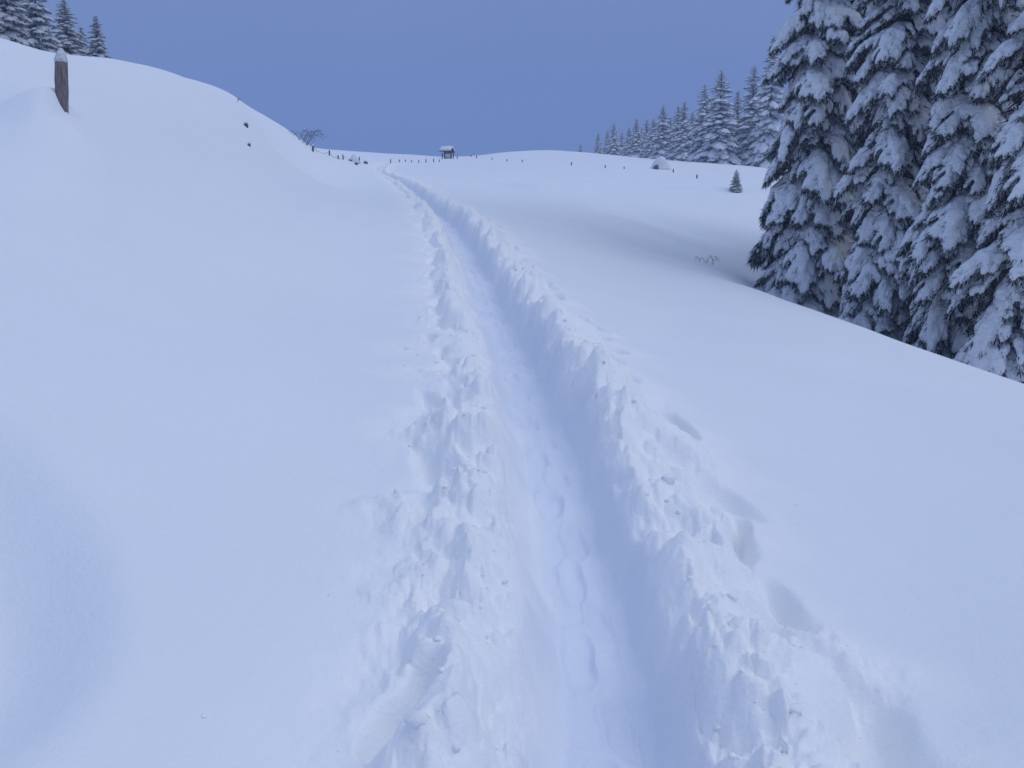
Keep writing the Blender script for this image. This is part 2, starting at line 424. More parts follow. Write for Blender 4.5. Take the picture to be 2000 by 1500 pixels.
def height(x, y, fine=True):
    x = np.asarray(x, float); y = np.asarray(y, float)
    r = np.hypot(x, y)
    z = plane(x, y) + table(x, y) * r
    # gentle wind-shaped swells
    z = z + 0.010 * fbm(x * 0.9, y * 0.35, 3, 3) * sstep(1, 4, r) + 0.05 * fbm(x * 0.16, y * 0.12, 9, 3) * sstep(6, 20, r)
    z += trough(x, y, [(900, 376, 36), (1000, 400, 31.5), (1150, 448, 25.2), (1300, 505, 22.8), (1420, 545, 19.2)], 0.35, 0.06)
    z += trough(x, y, [(1180, 640, 9.5), (1400, 675, 9.4), (1700, 735, 8.6), (2000, 812, 7.3)], 0.9, 0.07, 1.3)
    z += trough(x, y, [(1200, 395, 43), (1300, 440, 36), (1450, 500, 31)], 1.0, 0.18, 4)
    z -= trough(x, y, [(1150, 408, 36), (1280, 460, 31), (1420, 522, 27)], 0.9, 0.14, 3)
    z -= trough(x, y, [(990, 368, 50), (1090, 392, 42)], 0.9, 0.30, 3)
    z += trough(x, y, [(1150, 352, 62), (1350, 365, 60), (1450, 380, 56)], 3.0, 0.5, 1.5)
    # hollow low on the left slope
    z -= 0.50 * sstep(-1.08, -1.75, x + 0.45 * (y - 2.15) ** 2) * np.exp(-((y - 2.3) / 1.2) ** 2) * np.exp(-(np.clip(-2.3 - x, 0, 9) / 1.5) ** 2)
    # drift against the near post, trailing down the slope
    px, py = POST_AT
    dl = np.clip(px - 0.04 - x, 0, 9)
    z += 0.26 * sstep(px + 0.07, px - 0.07, x) * np.exp(-(dl / 0.75) ** 2) * np.exp(-((y - py + 0.10 + 0.25 * dl) / 0.38) ** 2)
    z += 0.06 * np.exp(-(((x - px) / 0.6) ** 2 + ((y - py + 0.35) / 0.35) ** 2))
    z += trough(x, y, [(140, 232, 9.9), (300, 330, 9.8)], 0.12, 0.05, 0.1) * 0.6
    if not fine: return z
    s, t = trail_st(x, y)
    fade = sstep(100, 84, y)
    near = (np.abs(t) < 1.7) & (y < 100) & (y > -8)
    if not near.any(): return z
    S, T, X, Y = s[near], t[near], x[near], y[near]
    wob = 0.05 * vnoise(S * 1.1, S * 0 + 4.3, 31) + 0.03 * vnoise(S * 3.3, S * 0 + 1.3, 32)
    wobr = 0.04 * vnoise(S * 1.3, S * 0 + 9.3, 41) + 0.03 * vnoise(S * 4.1, S * 0 + 2.3, 42)
    tc_ = T - 0.05 * vnoise(S * 0.45, S * 0 + 7.7, 51)
    # trench: soft left wall, steeper right wall
    left = 0.40 * sstep(-0.48 + wob, -0.10 + wob, tc_) + 0.60 * sstep(-0.27 + wob, -0.07 + wob, tc_); right = 0.5 * sstep(0.44 + wobr, 0.22 + wobr, tc_) + 0.5 * sstep(0.32 + wobr, 0.20 + wobr, tc_)
    depth = (0.36 + 0.03 * vnoise(S * 0.6, S * 0 + 3.1, 61))
    h = -depth * left * right
    floor = sstep(-0.22, -0.10, tc_) * sstep(0.24, 0.16, tc_)
    h += floor * (0.020 * vnoise(S * 1.9, T * 1.5, 72) + 0.014 * fbm(S * 4.4, T * 6.0, 71, 3) - 0.035 * np.exp(-((tc_ - 0.17 - wobr) / 0.045) ** 2) * (0.6 + vnoise(S * 1.6, S * 0, 73)))
    for ps, pt, ls, lt, dp in PRINTS:
        k = np.where(np.abs(S - S0 - ps) < 3 * ls)[0]
        if len(k):
            q = ((S[k] - S0 - ps + 0.02 * vnoise(S[k] * 9, T[k] * 9, 74)) / ls) ** 2 + ((tc_[k] - pt + 0.02 * vnoise(S[k] * 8, T[k] * 8, 75)) / lt) ** 2
            h[k] -= dp * np.exp(-q ** 3)
            h[k] += 0.012 * np.exp(-((np.sqrt(q) - 1.25) / 0.22) ** 2) * floor[k]
    # turned snow on both sides
    rag = 0.22 * fbm(S * 1.6, T * 1.2, 81, 4)
    edge_l = 0.72 + 0.22 * vnoise(S * 0.8, S * 0 + .5, 91) + rag; edge_r = 0.86 + 0.20 * vnoise(S * 0.7, S * 0 + 6.5, 92) + rag
    bl = sstep(-edge_l - 0.14, -edge_l + 0.26, T) * sstep(-0.14, -0.36, T)
    br = sstep(edge_r + 0.14, edge_r - 0.26, T) * sstep(0.24, 0.36, T)
    b = bl + br
    crest = 0.060 * (np.exp(-((T + 0.50) / 0.17) ** 2) + 1.2 * np.exp(-((T - 0.56) / 0.20) ** 2)) * (1 + 0.9 * vnoise(S * 1.5, T * 1.5, 95))
    sw, tw = S + 0.10 * vnoise(S * 3, T * 3, 96), T + 0.10 * vnoise(S * 3, T * 3, 97)
    lumps = 0.105 * fbm(sw * 2.1, tw * 2.6, 101, 5, 0.50) + 0.030 * np.abs(fbm(sw * 6, tw * 7, 111, 3))
    dens = np.clip(b, 0, 1) * sstep(-0.25, 0.35, fbm(S * 1.2, T * 1.6, 121, 3))
    cl_ = 0.45 * clods(X, Y, 0.23, 7, dens * 0.75) + 0.5 * clods(X, Y, 0.11, 17, dens * 0.75) + 0.5 * clods(X, Y, 0.05, 27, dens * 0.65)
    spray = np.clip(sstep(-edge_l - 0.55, -edge_l, T) * (T < 0) + sstep(edge_r + 0.55, edge_r, T) * (T > 0), 0, 1) * (np.abs(T) > 0.3)
    cl_ = cl_ + 0.35 * clods(X, Y, 0.06, 37, 0.22 * spray ** 2)
    h += b * (crest + lumps) + cl_ * (0.5 + 0.5 * b) * np.where(np.abs(T) > 0.3, 1, 0.3)
    lv = np.exp(-np.clip(np.abs(T) - 0.3, 0, 9) * 3.0) * (1 - floor)
    h += 0.012 * fbm(S * 9, T * 11, 131, 3) * lv
    for ps, pt, ls, lt, dp in PITS:
        k = np.where(np.abs(S - S0 - ps) < 3 * ls)[0]
        if len(k):
            q = ((S[k] + 1.6 * (sw[k] - S[k]) - S0 - ps) / ls) ** 2 + ((T[k] + 1.1 * (tw[k] - T[k]) - pt) / lt) ** 2
            h[k] -= dp * np.exp(-q ** 1.5)
    z = z.copy(); z[near] += h * fade[near]
    return z

def ground(x, y):
    return float(height(np.array([x]), np.array([y]))[0])

def hit(px, py, d0=1.5, d1=400.0):
    """first point of the ground seen along the sight line"""
    d = np.exp(np.linspace(math.log(d0), math.log(d1), 1500))
    P = np.array([0, 0, EYE])[None] + d[:, None] * ray(px, py)[None]
    below = P[:, 2] - height(P[:, 0], P[:, 1], False) < 0
    if not below.any():
        i = int(np.argmin((P[:, 2] - height(P[:, 0], P[:, 1], False))[300:] / d[300:])) + 300
    else: i = int(np.argmax(below))
    return np.array([P[i, 0], P[i, 1], ground(P[i, 0], P[i, 1])])

# snow sheet: fine where the trail lies, coarser outward
def angle_list():
    d = math.radians
    segs = [(-180, -60, 4.0), (-60, -38, 0.6), (-38, -14, 0.22), (-14, 31, 0.085), (31, 40, 0.25), (40, 60, 0.8), (60, 180, 4.0)]
    out = []
    for a, b, st in segs: out += list(np.arange(a, b - 1e-6, st))
    return np.radians(np.array(out))
TH = angle_list()
LR = np.exp(np.concatenate([np.linspace(math.log(0.35), math.log(1.5), 30, endpoint=False), np.arange(math.log(1.5), math.log(110), 0.0066), np.arange(math.log(110), math.log(520), 0.03)]))
NT, NR = len(TH), len(LR)
tg, rg = np.meshgrid(TH, LR, indexing='ij')
GX, GY = (rg * np.sin(tg)).ravel(), (rg * np.cos(tg)).ravel()
GZ = height(GX, GY)
V = np.stack([GX, GY, GZ], 1)
ia, ja = np.meshgrid(np.arange(NT), np.arange(NR - 1), indexing='ij')
ib = (ia + 1) % NT
Q = np.stack([ia * NR + ja, ia * NR + ja + 1, ib * NR + ja + 1, ib * NR + ja], -1).reshape(-1, 4)[:, ::-1]
V = np.vstack([V, [[0, 0, ground(0.0, 0.01)]]]); CI = len(V) - 1
k = np.arange(NT)
CAP = np.stack([np.full(NT, CI), k * NR, ((k + 1) % NT) * NR], 1)[:, ::-1]
# vertex normals of the whole sheet so that the trail and the field meet without a seam
fn = np.cross(V[Q[:, 2]] - V[Q[:, 0]], V[Q[:, 3]] - V[Q[:, 1]])
VN = np.zeros_like(V)
for c in range(4): 
    for a in range(3): VN[:, a] += np.bincount(Q[:, c], fn[:, a], len(V))
VN[CI] = (0, 0, 1)
VN /= np.linalg.norm(VN, axis=1, keepdims=True) + 1e-12
sv_, tv = trail_st(V[:, 0], V[:, 1])
rg2 = 0.25 * fbm(sv_ * 1.6, tv * 1.2, 81, 4)
TURNED = np.where((V[:, 1] > -7) & (V[:, 1] < 97), np.clip(sstep(-1.15 - rg2, -0.6 - rg2, tv) * sstep(1.30 + rg2, 0.75 + rg2, tv) - 0.75 * sstep(-0.34, -0.16, tv) * sstep(0.34, 0.2, tv), 0, 1), 0)
TRENCH_SHADE = np.where((V[:, 1] > -7) & (V[:, 1] < 97), sstep(-0.30, -0.08, tv + 0.4 * rg2) * sstep(0.40, 0.22, tv + 0.3 * rg2), 0)  # mask for the shade painted into the trench floor and right wall
tq = tv[Q].mean(1); yq = V[Q][:, :, 1].mean(1)
is_trail = (tq > -0.95) & (tq < 1.10) & (yq > -7) & (yq < 97)
def sheet(name, quads, tris, mat):
    idx = np.unique(np.concatenate([quads.ravel(), tris.ravel()]) if len(tris) else quads.ravel())
    mp = np.full(len(V), -1); mp[idx] = np.arange(len(idx))
    me = mesh_np(name, V[idx], [mp[quads]] + ([mp[tris]] if len(tris) else []), mat)
    me.attributes.new('trench_shade', 'FLOAT', 'POINT').data.foreach_set('value', TRENCH_SHADE[idx].astype(np.float32))
    me.attributes.new('turned', 'FLOAT', 'POINT').data.foreach_set('value', TURNED[idx].astype(np.float32))
    me.normals_split_custom_set_from_vertices(VN[idx].tolist())
    return tag(obj(name, me), kind='structure')
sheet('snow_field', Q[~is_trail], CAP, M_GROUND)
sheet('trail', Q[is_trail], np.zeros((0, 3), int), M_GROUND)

# loose clods thrown out of the trench: too many to count
def clod_heap():
    rng = np.random.default_rng(11)
    bm = bmesh.new(); bmesh.ops.create_icosphere(bm, subdivisions=2, radius=1.0)
    sv = np.array([v.co[:] for v in bm.verts]); sf = np.array([[v.index for v in f.verts] for f in bm.faces]); bm.free()
    NC = 600
    yv = np.exp(rng.uniform(math.log(1.3), math.log(40), NC))
    sgn = np.where(rng.random(NC) < 0.45, -1, 1)
    off = np.where(sgn < 0, 0.32 + np.abs(rng.normal(0.18, 0.22, NC)), 0.36 + np.abs(rng.normal(0.24, 0.26, NC)))
    cd = np.interp(yv, yy, dx)
    xv = np.interp(yv, yy, xx) + sgn * off * np.sqrt(1 + cd * cd)
    rad = 0.004 + 0.013 * rng.random(NC) ** 3 + 0.016 * (rng.random(NC) < 0.10)
    zv = height(xv, yv)
    VV, FF = [], []
    for i in range(NC):
        ph = rng.uniform(0, 6.28, 3)
        d = 1 + 0.22 * np.sin(2.3 * sv[:, 0] * 2 + ph[0]) * np.cos(3.1 * sv[:, 1] + ph[1]) + 0.12 * np.sin(5 * sv[:, 2] + ph[2])
        sc = rad[i] * np.array([rng.uniform(.8, 1.4), rng.uniform(.8, 1.4), rng.uniform(.6, .95)])
        VV.append(sv * d[:, None] * sc + np.array([xv[i], yv[i], zv[i] - rad[i] * 0.05])); FF.append(sf + i * len(sv))
    me = mesh_np('snow_clods', np.vstack(VV), np.vstack(FF), M_TRAIL)
    tag(obj('snow_clods', me), 'loose crumbs of snow thrown out along the trail', 'snow', kind='stuff')
clod_heap()

# ------------------------------------------------------------------ spruces
def remesh(v, f, voxel, relief, seed):
    me = bpy.data.meshes.new('tmp'); me.from_pydata(v.tolist(), [], f)
    o = bpy.data.objects.new('tmp', me); COL.objects.link(o)
    m = o.modifiers.new('r', 'REMESH'); m.mode = 'VOXEL'; m.voxel_size = voxel
    ev = o.evaluated_get(bpy.context.evaluated_depsgraph_get()); em = ev.to_mesh()
    rv = np.empty(len(em.vertices) * 3, np.float32); em.vertices.foreach_get('co', rv); rv = rv.reshape(-1, 3)
    nv = np.empty(len(em.vertices) * 3, np.float32); em.vertices.foreach_get('normal', nv); nv = nv.reshape(-1, 3)
    q = np.array([p.vertices[:] for p in em.polygons], dtype=np.int32)
    ev.to_mesh_clear(); bpy.data.objects.remove(o); bpy.data.meshes.remove(me)
    d = vnoise(rv[:, 0] * 11 + rv[:, 2] * 5, rv[:, 1] * 11 - rv[:, 2] * 6, seed) + 0.6 * vnoise(rv[:, 0] * 25 + rv[:, 2] * 9, rv[:, 1] * 25 - rv[:, 2] * 14, seed + 1)
    return rv + nv * (d * relief)[:, None], q

def bough_parts(seed, a0, a1, voxel=0.015, blades=2600, blade_scale=0.62, relief=0.014, fat=1.08):
    """unit-length spruce bough pointing along +x and drooping; returns needle and snow geometry"""
    rng = np.random.default_rng(seed)
    N = 15
    ang = np.radians(np.linspace(a0, a1, N) + rng.normal(0, 3, N))
    sway = np.cumsum(rng.normal(0, 0.012, N))
    main = np.zeros((N, 3))
    for i in range(1, N):
        main[i] = main[i - 1] + np.array([math.cos(ang[i]), 0, math.sin(ang[i])]) / (N - 1)
    main[:, 1] += sway
    twigs = []                                           # (points, snow half width)
    u = np.linspace(0, 1, N)
    twigs.append((main, 0.028 + 0.040 * np.sin(np.pi * np.clip(u * 0.9 + 0.12, 0, 1)) ** 0.8))
    K = 10
    for i in range(K):
        for sg in (-1, 1):
            uu = 0.14 + 0.78 * (i + rng.uniform(-.3, .3)) / K
            k = min(int(uu * (N - 1)), N - 2)
            p = main[k] + (main[k + 1] - main[k]) * (uu * (N - 1) - k)
            tn = main[k + 1] - main[k]; tn /= np.linalg.norm(tn)
            L = (0.34 * (1 - uu) ** 0.75 + 0.08) * rng.uniform(.6, 1.25)
            sp = math.radians(rng.uniform(38, 66))
            d = tn * math.cos(sp) + np.array([0, sg, 0]) * math.sin(sp) + np.array([0, 0, 0.10])
            n = 8; q = [p]
            for j in range(1, n):
                d = d + np.array([0.03, 0, -0.20 - 0.10 * rng.random()]); d /= np.linalg.norm(d)
                q.append(q[-1] + d * L / (n - 1))
            v = np.linspace(0, 1, n)
            w = rng.uniform(.020, .040) * (0.75 + 0.5 * np.sin(np.pi * v)) * (0.75 + 0.4 * L / 0.4)
            twigs.append((np.array(q), w))
    # snow
    SV, SF, base = [], [], 0
    for ti, (p, w) in enumerate(twigs):
        n, S = len(p), 8
        if ti and rng.random() < 0.10: continue
        i0 = 1 if ti == 0 else 0
        end = n - (1 if rng.random() < .5 else 0)
        pts_ = p[i0:end]; w_ = fat * w[i0:end] * (1 + 0.35 * vnoise(np.arange(i0, end) * 0.55, np.full(end - i0, ti * 3.3), seed))
        for i in range(len(pts_)):
            t = pts_[min(i + 1, len(pts_) - 1)] - pts_[max(i - 1, 0)]; t /= np.linalg.norm(t)
            s = np.cross(t, [0, 0, 1.0]); s /= np.linalg.norm(s) + 1e-9; uq = np.cross(s, t)
            tip = 1.0 if 0 < i < len(pts_) - 1 else 0.5
            hgt = w_[i] * 0.72
            for kk in range(S):
                th = 2 * math.pi * kk / S
                SV.append(pts_[i] + uq * hgt * 0.62 + tip * (s * w_[i] * math.cos(th) + uq * hgt * math.sin(th)))
        m = len(pts_)
        for i in range(m - 1):
            for kk in range(S):
                SF.append([base + i * S + kk, base + i * S + (kk + 1) % S, base + (i + 1) * S + (kk + 1) % S, base + (i + 1) * S + kk])
        SF.append([base + kk for kk in range(S)][::-1]); SF.append([base + (m - 1) * S + kk for kk in range(S)])
        base += m * S
    sv, sq = remesh(np.array(SV), SF, voxel, relief, seed)
    # needle sprays hanging below and past the snow
    wts = np.array([len(p) * (1.6 if i == 0 else 1.0) for i, (p, _) in enumerate(twigs)], float); wts /= wts.sum()
    which = rng.choice(len(twigs), blades, p=wts)
    NV = np.zeros((blades, 3, 3)); frost = np.zeros(blades)
    for b, ti in enumerate(which):
        p, w = twigs[ti]
        f = rng.random() ** 0.8 * (len(p) - 1.001); k = int(f); c = p[k] + (p[k + 1] - p[k]) * (f - k)
        tn = p[k + 1] - p[k]; tn /= np.linalg.norm(tn)
        lat = rng.normal(0, 1, 3); lat -= tn * lat.dot(tn); lat /= np.linalg.norm(lat)
        c = c + lat * w[k] * rng.uniform(0, 1.15) * np.array([1, 1, .9 if rng.random() < .35 else .3])
        d = tn * rng.uniform(.2, 1.0) + lat * rng.uniform(.2, .9) + np.array([0, 0, -rng.uniform(.1, 1.0)]); d /= np.linalg.norm(d)
        L = rng.uniform(.045, .11) * (0.55 + 0.45 * blade_scale)
        sd = np.cross(d, rng.normal(0, 1, 3)); sd /= np.linalg.norm(sd)
        ww = rng.uniform(.006, .011) * blade_scale
        NV[b] = [c - sd * ww, c + sd * ww, c + d * L]
        frost[b] = 0.45 + 0.55 * rng.random() if rng.random() < 0.42 else rng.random() * 0.4
    # stems
    TV, TF, base = [], [], 0
    for ti, (p, w) in enumerate(twigs):
        for i, c in enumerate(p):
            rr = (0.016 if ti == 0 else 0.006) * (1 - 0.75 * i / (len(p) - 1))
            for kk in range(3):
                th = 2 * math.pi * kk / 3
                TV.append(c + np.array([0, math.cos(th) * rr, math.sin(th) * rr]))
        for i in range(len(p) - 1):
            for kk in range(3):
                TF.append([base + i * 3 + kk, base + i * 3 + (kk + 1) % 3, base + (i + 1) * 3 + (kk + 1) % 3, base + (i + 1) * 3 + kk])
        base += len(p) * 3
    return NV.reshape(-1, 3), np.repeat(frost, 3), np.array(TV), np.array(TF), sv, sq

def needle_mesh(name, NV, fr, TV=None, TF=None):
    nt = len(NV) // 3
    tri = np.arange(nt * 3).reshape(-1, 3)
    if TV is not None:
        v = np.vstack([NV, TV]); faces = [tri, TF + nt * 3]; idx = np.concatenate([np.zeros(nt), np.ones(len(TF))]); frv = np.concatenate([fr, np.zeros(len(TV))])
    else: v, faces, idx, frv = NV, [tri], np.zeros(nt), fr
    me = mesh_np(name, v, faces, [M_NEEDLE, M_BARK], smooth=False, mat_idx=idx)
    a = me.attributes.new('frost', 'FLOAT', 'POINT')
    a.data.foreach_set('value', np.asarray(frv, np.float32))
    return me

HI = {}
for kind, (a0, a1) in {'low': (-20, -76), 'mid': (-10, -66), 'high': (8, -50)}.items():
    HI[kind] = []
    for q in range(5):
        NV, fr, TV, TF, sv, sq = bough_parts(100 + 7 * q + len(kind) * 31, a0 + (q - 2) * 3, a1 + (q - 2) * 3)
        HI[kind].append((needle_mesh('bough_' + kind, NV, fr, TV, TF), mesh_np('snow_load_' + kind, sv, sq, M_LOAD)))
LO = {}
for kind, (a0, a1) in {'low': (-20, -60), 'mid': (-8, -50), 'high': (20, -25)}.items():
    LO[kind] = [bough_parts(500 + 5 * q + len(kind), a0, a1, 0.04, 300, 1.5, 0.02, 1.45) for q in range(4)]

def trunk_mesh(H, R):
    mb = MB(); hs = [-1.2, 0, 1, 0.25 * H, 0.5 * H, 0.75 * H, 0.97 * H]
    mb.tube([(0.03 * math.sin(h), 0.03 * math.cos(1.3 * h), h) for h in hs], [max(0.012, 0.0105 * H * (1 - max(h, 0) / H) + 0.01) for h in hs], 10)
    me = bpy.data.meshes.new('trunk'); me.from_pydata(np.concatenate(mb.v).tolist(), [], mb.f); me.materials.append(M_BARK)
    me.polygons.foreach_set('use_smooth', [True] * len(me.polygons)); me.update()
    return me

def bough_plan(rng, H, R, h0, h1, gap, per):
    plan = []; h = h0; az = rng.uniform(0, 6.28)
    while h < h1:
        f = h / H
        L = R * (1 - f) ** 0.85 + 0.12
        n = max(4, int(round(per * (0.55 + 0.45 * (1 - f)))))
        for i in range(n):
            plan.append((h + rng.uniform(-.5, .5) * gap, az + 2 * math.pi * (i + rng.uniform(-.35, .35)) / n, L * rng.uniform(.62, 1.25), f))
        az += 2.4; h += gap * (1 - 0.35 * f) * rng.uniform(.85, 1.15)
    return plan

def kind_of(f, rng):
    x = f + rng.uniform(-.08, .08)
    return 'low' if x < 0.34 else ('mid' if x < 0.7 else 'high')

def joined_crown(rng, plan, H, R, inner=0):
    """many low-detail boughs joined: needle mesh and snow mesh"""
    N_, F_, S_, Q_, nb = [], [], [], [], 0
    for h, az, L, f in plan:
        NV, fr, TV, TF, sv, sq = LO[kind_of(f, rng)][int(rng.integers(4))]
        c, s = math.cos(az), math.sin(az); tilt = rng.uniform(-.12, .12)
        Rm = np.array([[c, -s, 0], [s, c, 0], [0, 0, 1.0]]) @ np.array([[math.cos(tilt), 0, math.sin(tilt)], [0, 1, 0], [-math.sin(tilt), 0, math.cos(tilt)]])
        sc = L * np.array([1, rng.uniform(.85, 1.2), 1.0])
        N_.append((NV * sc) @ Rm.T + [0, 0, h]); F_.append(fr)
        S_.append((sv * sc) @ Rm.T + [0, 0, h]); Q_.append(sq + nb); nb += len(sv)
    return needle_mesh('crown', np.vstack(N_), np.concatenate(F_)), mesh_np('snow_load', np.vstack(S_), np.vstack(Q_), M_LOAD)

def inner_needles(rng, H, R, count):
    """dead twigs and shaded sprays close to the trunk"""
    h = rng.uniform(0.1, 0.95, count) * H; rr = R * (1 - h / H) ** 0.85 * rng.uniform(.05, .50, count); az = rng.uniform(0, 6.283, count)
    c = np.stack([rr * np.cos(az), rr * np.sin(az), h - rr * 0.55], 1)
    d = np.stack([np.cos(az), np.sin(az), -rng.uniform(.2, 1.4, count)], 1) + rng.normal(0, .5, (count, 3)); d /= np.linalg.norm(d, axis=1, keepdims=True)
    s = np.cross(d, rng.normal(0, 1, (count, 3))); s /= np.linalg.norm(s, axis=1, keepdims=True)
    L = rng.uniform(.15, .38, count)[:, None]; w = rng.uniform(.008, .02, count)[:, None]
    v = np.stack([c - s * w, c + s * w, c + d * L], 1).reshape(-1, 3)
    return needle_mesh('inner_crown', v, np.repeat(rng.random(count) ** 3 * 0.6, 3))

def near_spruce(loc, H, R, seed, label, top=13.0, per=8, gap=0.45):
    rng = np.random.default_rng(seed)
    t = empty('spruce_tree', loc); tag(t, label, 'tree', 'spruces of the near grove')
    obj('trunk', trunk_mesh(H, R), t)
    obj('inner_crown', inner_needles(rng, H, R, 9000), t)
    for h, az, L, f in bough_plan(rng, H, R, 0.35, top, gap, per):
        mn, ms = HI[kind_of(f, rng)][int(rng.integers(5))]
        b = obj('bough', mn, t)
        b.location = (0, 0, h); b.rotation_euler = (rng.uniform(-.3, .3), rng.uniform(-.2, .2), az)
        b.scale = (L, L * rng.uniform(.85, 1.25), L * rng.uniform(.9, 1.15))
        obj('snow_load', ms, b)
    plan = bough_plan(rng, H, R, top, H * 0.985, gap, per)
    mn, ms = joined_crown(rng, plan, H, R)
    c = tag(obj('crown', mn, t), kind='stuff'); tag(obj('snow_load', ms, c), kind='stuff')
    return t

def on_ground(px, py, d):
    p = at(px, py, d); return (p[0], p[1], ground(p[0], p[1]) - 0.25)

NEAR = [  # frame x at the base, depth, height, radius
    (1576, 24.5, 22, 2.2, 'tall spruce at the open end of the near grove, standing by the bowl of snow'),
    (1728, 21.5, 20, 1.95, 'narrow snow-laden spruce second from the open end of the near grove'),
    (1878, 19.0, 22, 1.95, 'heavily loaded spruce with long drooping boughs, third along the edge of the grove'),
    (2008, 16.5, 19, 1.75, 'spruce fourth along the grove edge, lowest boughs hanging over the snow lip'),
    (1655, 29.0, 23, 2.1, 'spruce of the second rank, between the two trees at the open end of the grove'),
    (1812, 26.5, 24, 2.1, 'spruce of the second rank behind the dark gap in the grove'),
    (1955, 24.0, 23, 2.1, 'spruce of the second rank behind the heavily loaded tree'),
    (2110, 20.0, 22, 2.1, 'spruce of the second rank deepest in the grove'),
]
for i, (px, d, H, R, lab) in enumerate(NEAR):
    near_spruce(on_ground(px, 600, d), H, R, 40 + i, lab)

DEEP = 'trees deep inside the near grove'
FAR_MESH = []
for q in range(4):
    rng = np.random.default_rng(900 + q)
    H, R = 15.0, 2.3 + 0.15 * q
    plan = bough_plan(rng, H, R, 0.4, H * 0.985, 0.50, 8)
    FAR_MESH.append((trunk_mesh(H, R), *joined_crown(rng, plan, H, R), inner_needles(rng, H, R, 900), H))
def far_spruce(px, d, top_y, label, group, q, name='spruce_tree', width=1.0):
    """stands on the ground at that distance, its tip at the height the photograph shows"""
    p = at(px, 300, d); g = ground(p[0], p[1]) - 0.2
    tip = EYE + ray(px, top_y)[2] * p[1] / ray(px, top_y)[1]
    tm, cm, sm, im, H0 = FAR_MESH[q % 4]
    H = tip - g
    t = empty(name, (p[0], p[1], g), q * 1.7); s = H / H0
    t.scale = (s * width, s * width, s)
    tag(t, label, 'tree', group)
    obj('trunk', tm, t); obj('inner_crown', im, t)
    c = tag(obj('crown', cm, t), kind='stuff'); tag(obj('snow_load', sm, c), kind='stuff')
    return t
ROW = 'spruces of the far row'
LROW = 'snow-dusted spruce in the far row behind the crest of the snowfield'
far_spruce(1466, 104, 122, 'hazy mid-distance spruce just beyond the open end of the near grove', 'spruces beyond the near grove', 0, width=1.9)
far_spruce(1500, 98, 60, 'spruce half hidden behind the tall tree at the open end of the grove', 'spruces beyond the near grove', 1, width=1.3)
far_spruce(1403, 100, 132, 'tallest spruce of the far row, standing at its near end', ROW, 2, width=2.0)
far_spruce(1372, 104, 158, 'slim spruce leaning close to the tallest one of the far row', ROW, 3, width=1.5)
far_spruce(1436, 108, 172, 'spruce filling the gap at the near end of the far row', ROW, 1, width=1.8)
for i, (px, d, ty) in enumerate([(1334, 118, 193), (1322, 122, 203), (1293, 128, 202), (1275, 135, 228), (1262, 140, 230), (1242, 148, 228), (1228, 156, 245),
                                 (1198, 160, 238), (1186, 172, 252), (1168, 165, 258), (1350, 128, 215), (1308, 140, 225), (1214, 170, 254), (1388, 118, 190), (1252, 160, 248), (1280, 150, 235)]):
    far_spruce(px, d, ty, LROW, ROW, i, width=1.9)
far_spruce(1134, 190, 280, 'short bushy spruce at the far end of the row, sunk behind the crest', ROW, 2, width=2.4)
for i, (px, d) in enumerate([(1735, 34), (1880, 31), (2030, 29), (2180, 27)]):
    far_spruce(px, d, -700, 'spruce trunk and crown deep in the shade of the near grove', DEEP, i, width=0.95)
HILL = 'spruces behind the hilltop'
far_spruce(208, 52, 26, 'small slim spruce standing apart at the end of the hilltop group', HILL, 0, width=2.1)
far_spruce(150, 48, -8, 'spruce next to the small slim one on the hilltop', HILL, 3, width=2.0)
far_spruce(178, 60, 48, 'spruce half hidden between two others on the hilltop', HILL, 1, width=1.9)
far_spruce(95, 44, -70, 'tall spruce rising behind the snow-capped post on the hilltop', HILL, 2, width=1.8)
far_spruce(40, 40, -110, 'tall dense spruce on the hilltop above the steep bank', HILL, 1, width=1.7)
far_spruce(-15, 37, -120, 'tall spruce on the hilltop farthest up the bank', HILL, 3, width=1.7)
far_spruce(68, 52, -60, 'spruce behind the two tall hilltop trees', HILL, 0, width=1.8)

# ------------------------------------------------------------------ small things
def lumpy_cap(name, parent, profile, mat, seed, sides=14, rel=0.10, squash=(1, 1), off=(0, 0, 0), tilt=0.0):
    """closed lathe shape with an uneven surface: profile of (radius, z)"""
    rng = np.random.default_rng(seed); mb = MB(); Vv = []
    for j, (r, z) in enumerate(profile):
        for k in range(sides):
            th = 2 * math.pi * k / sides
            rr = r * (1 + rel * float(vnoise(np.array([math.cos(th) * 1.3 + seed]), np.array([math.sin(th) * 1.3 + z * 3]), seed)[0]))
            Vv.append((off[0] + rr * math.cos(th) * squash[0] + tilt * z, off[1] + rr * math.sin(th) * squash[1], off[2] + z))
    n = len(profile)
    Fq = [[j * sides + k, j * sides + (k + 1) % sides, (j + 1) * sides + (k + 1) % sides, (j + 1) * sides + k] for j in range(n - 1) for k in range(sides)]
    Fq += [list(range(sides))[::-1], [(n - 1) * sides + k for k in range(sides)]]
    mb.add(Vv, Fq)
    o = mb.build(name, mat, parent, smooth=True)
    return o

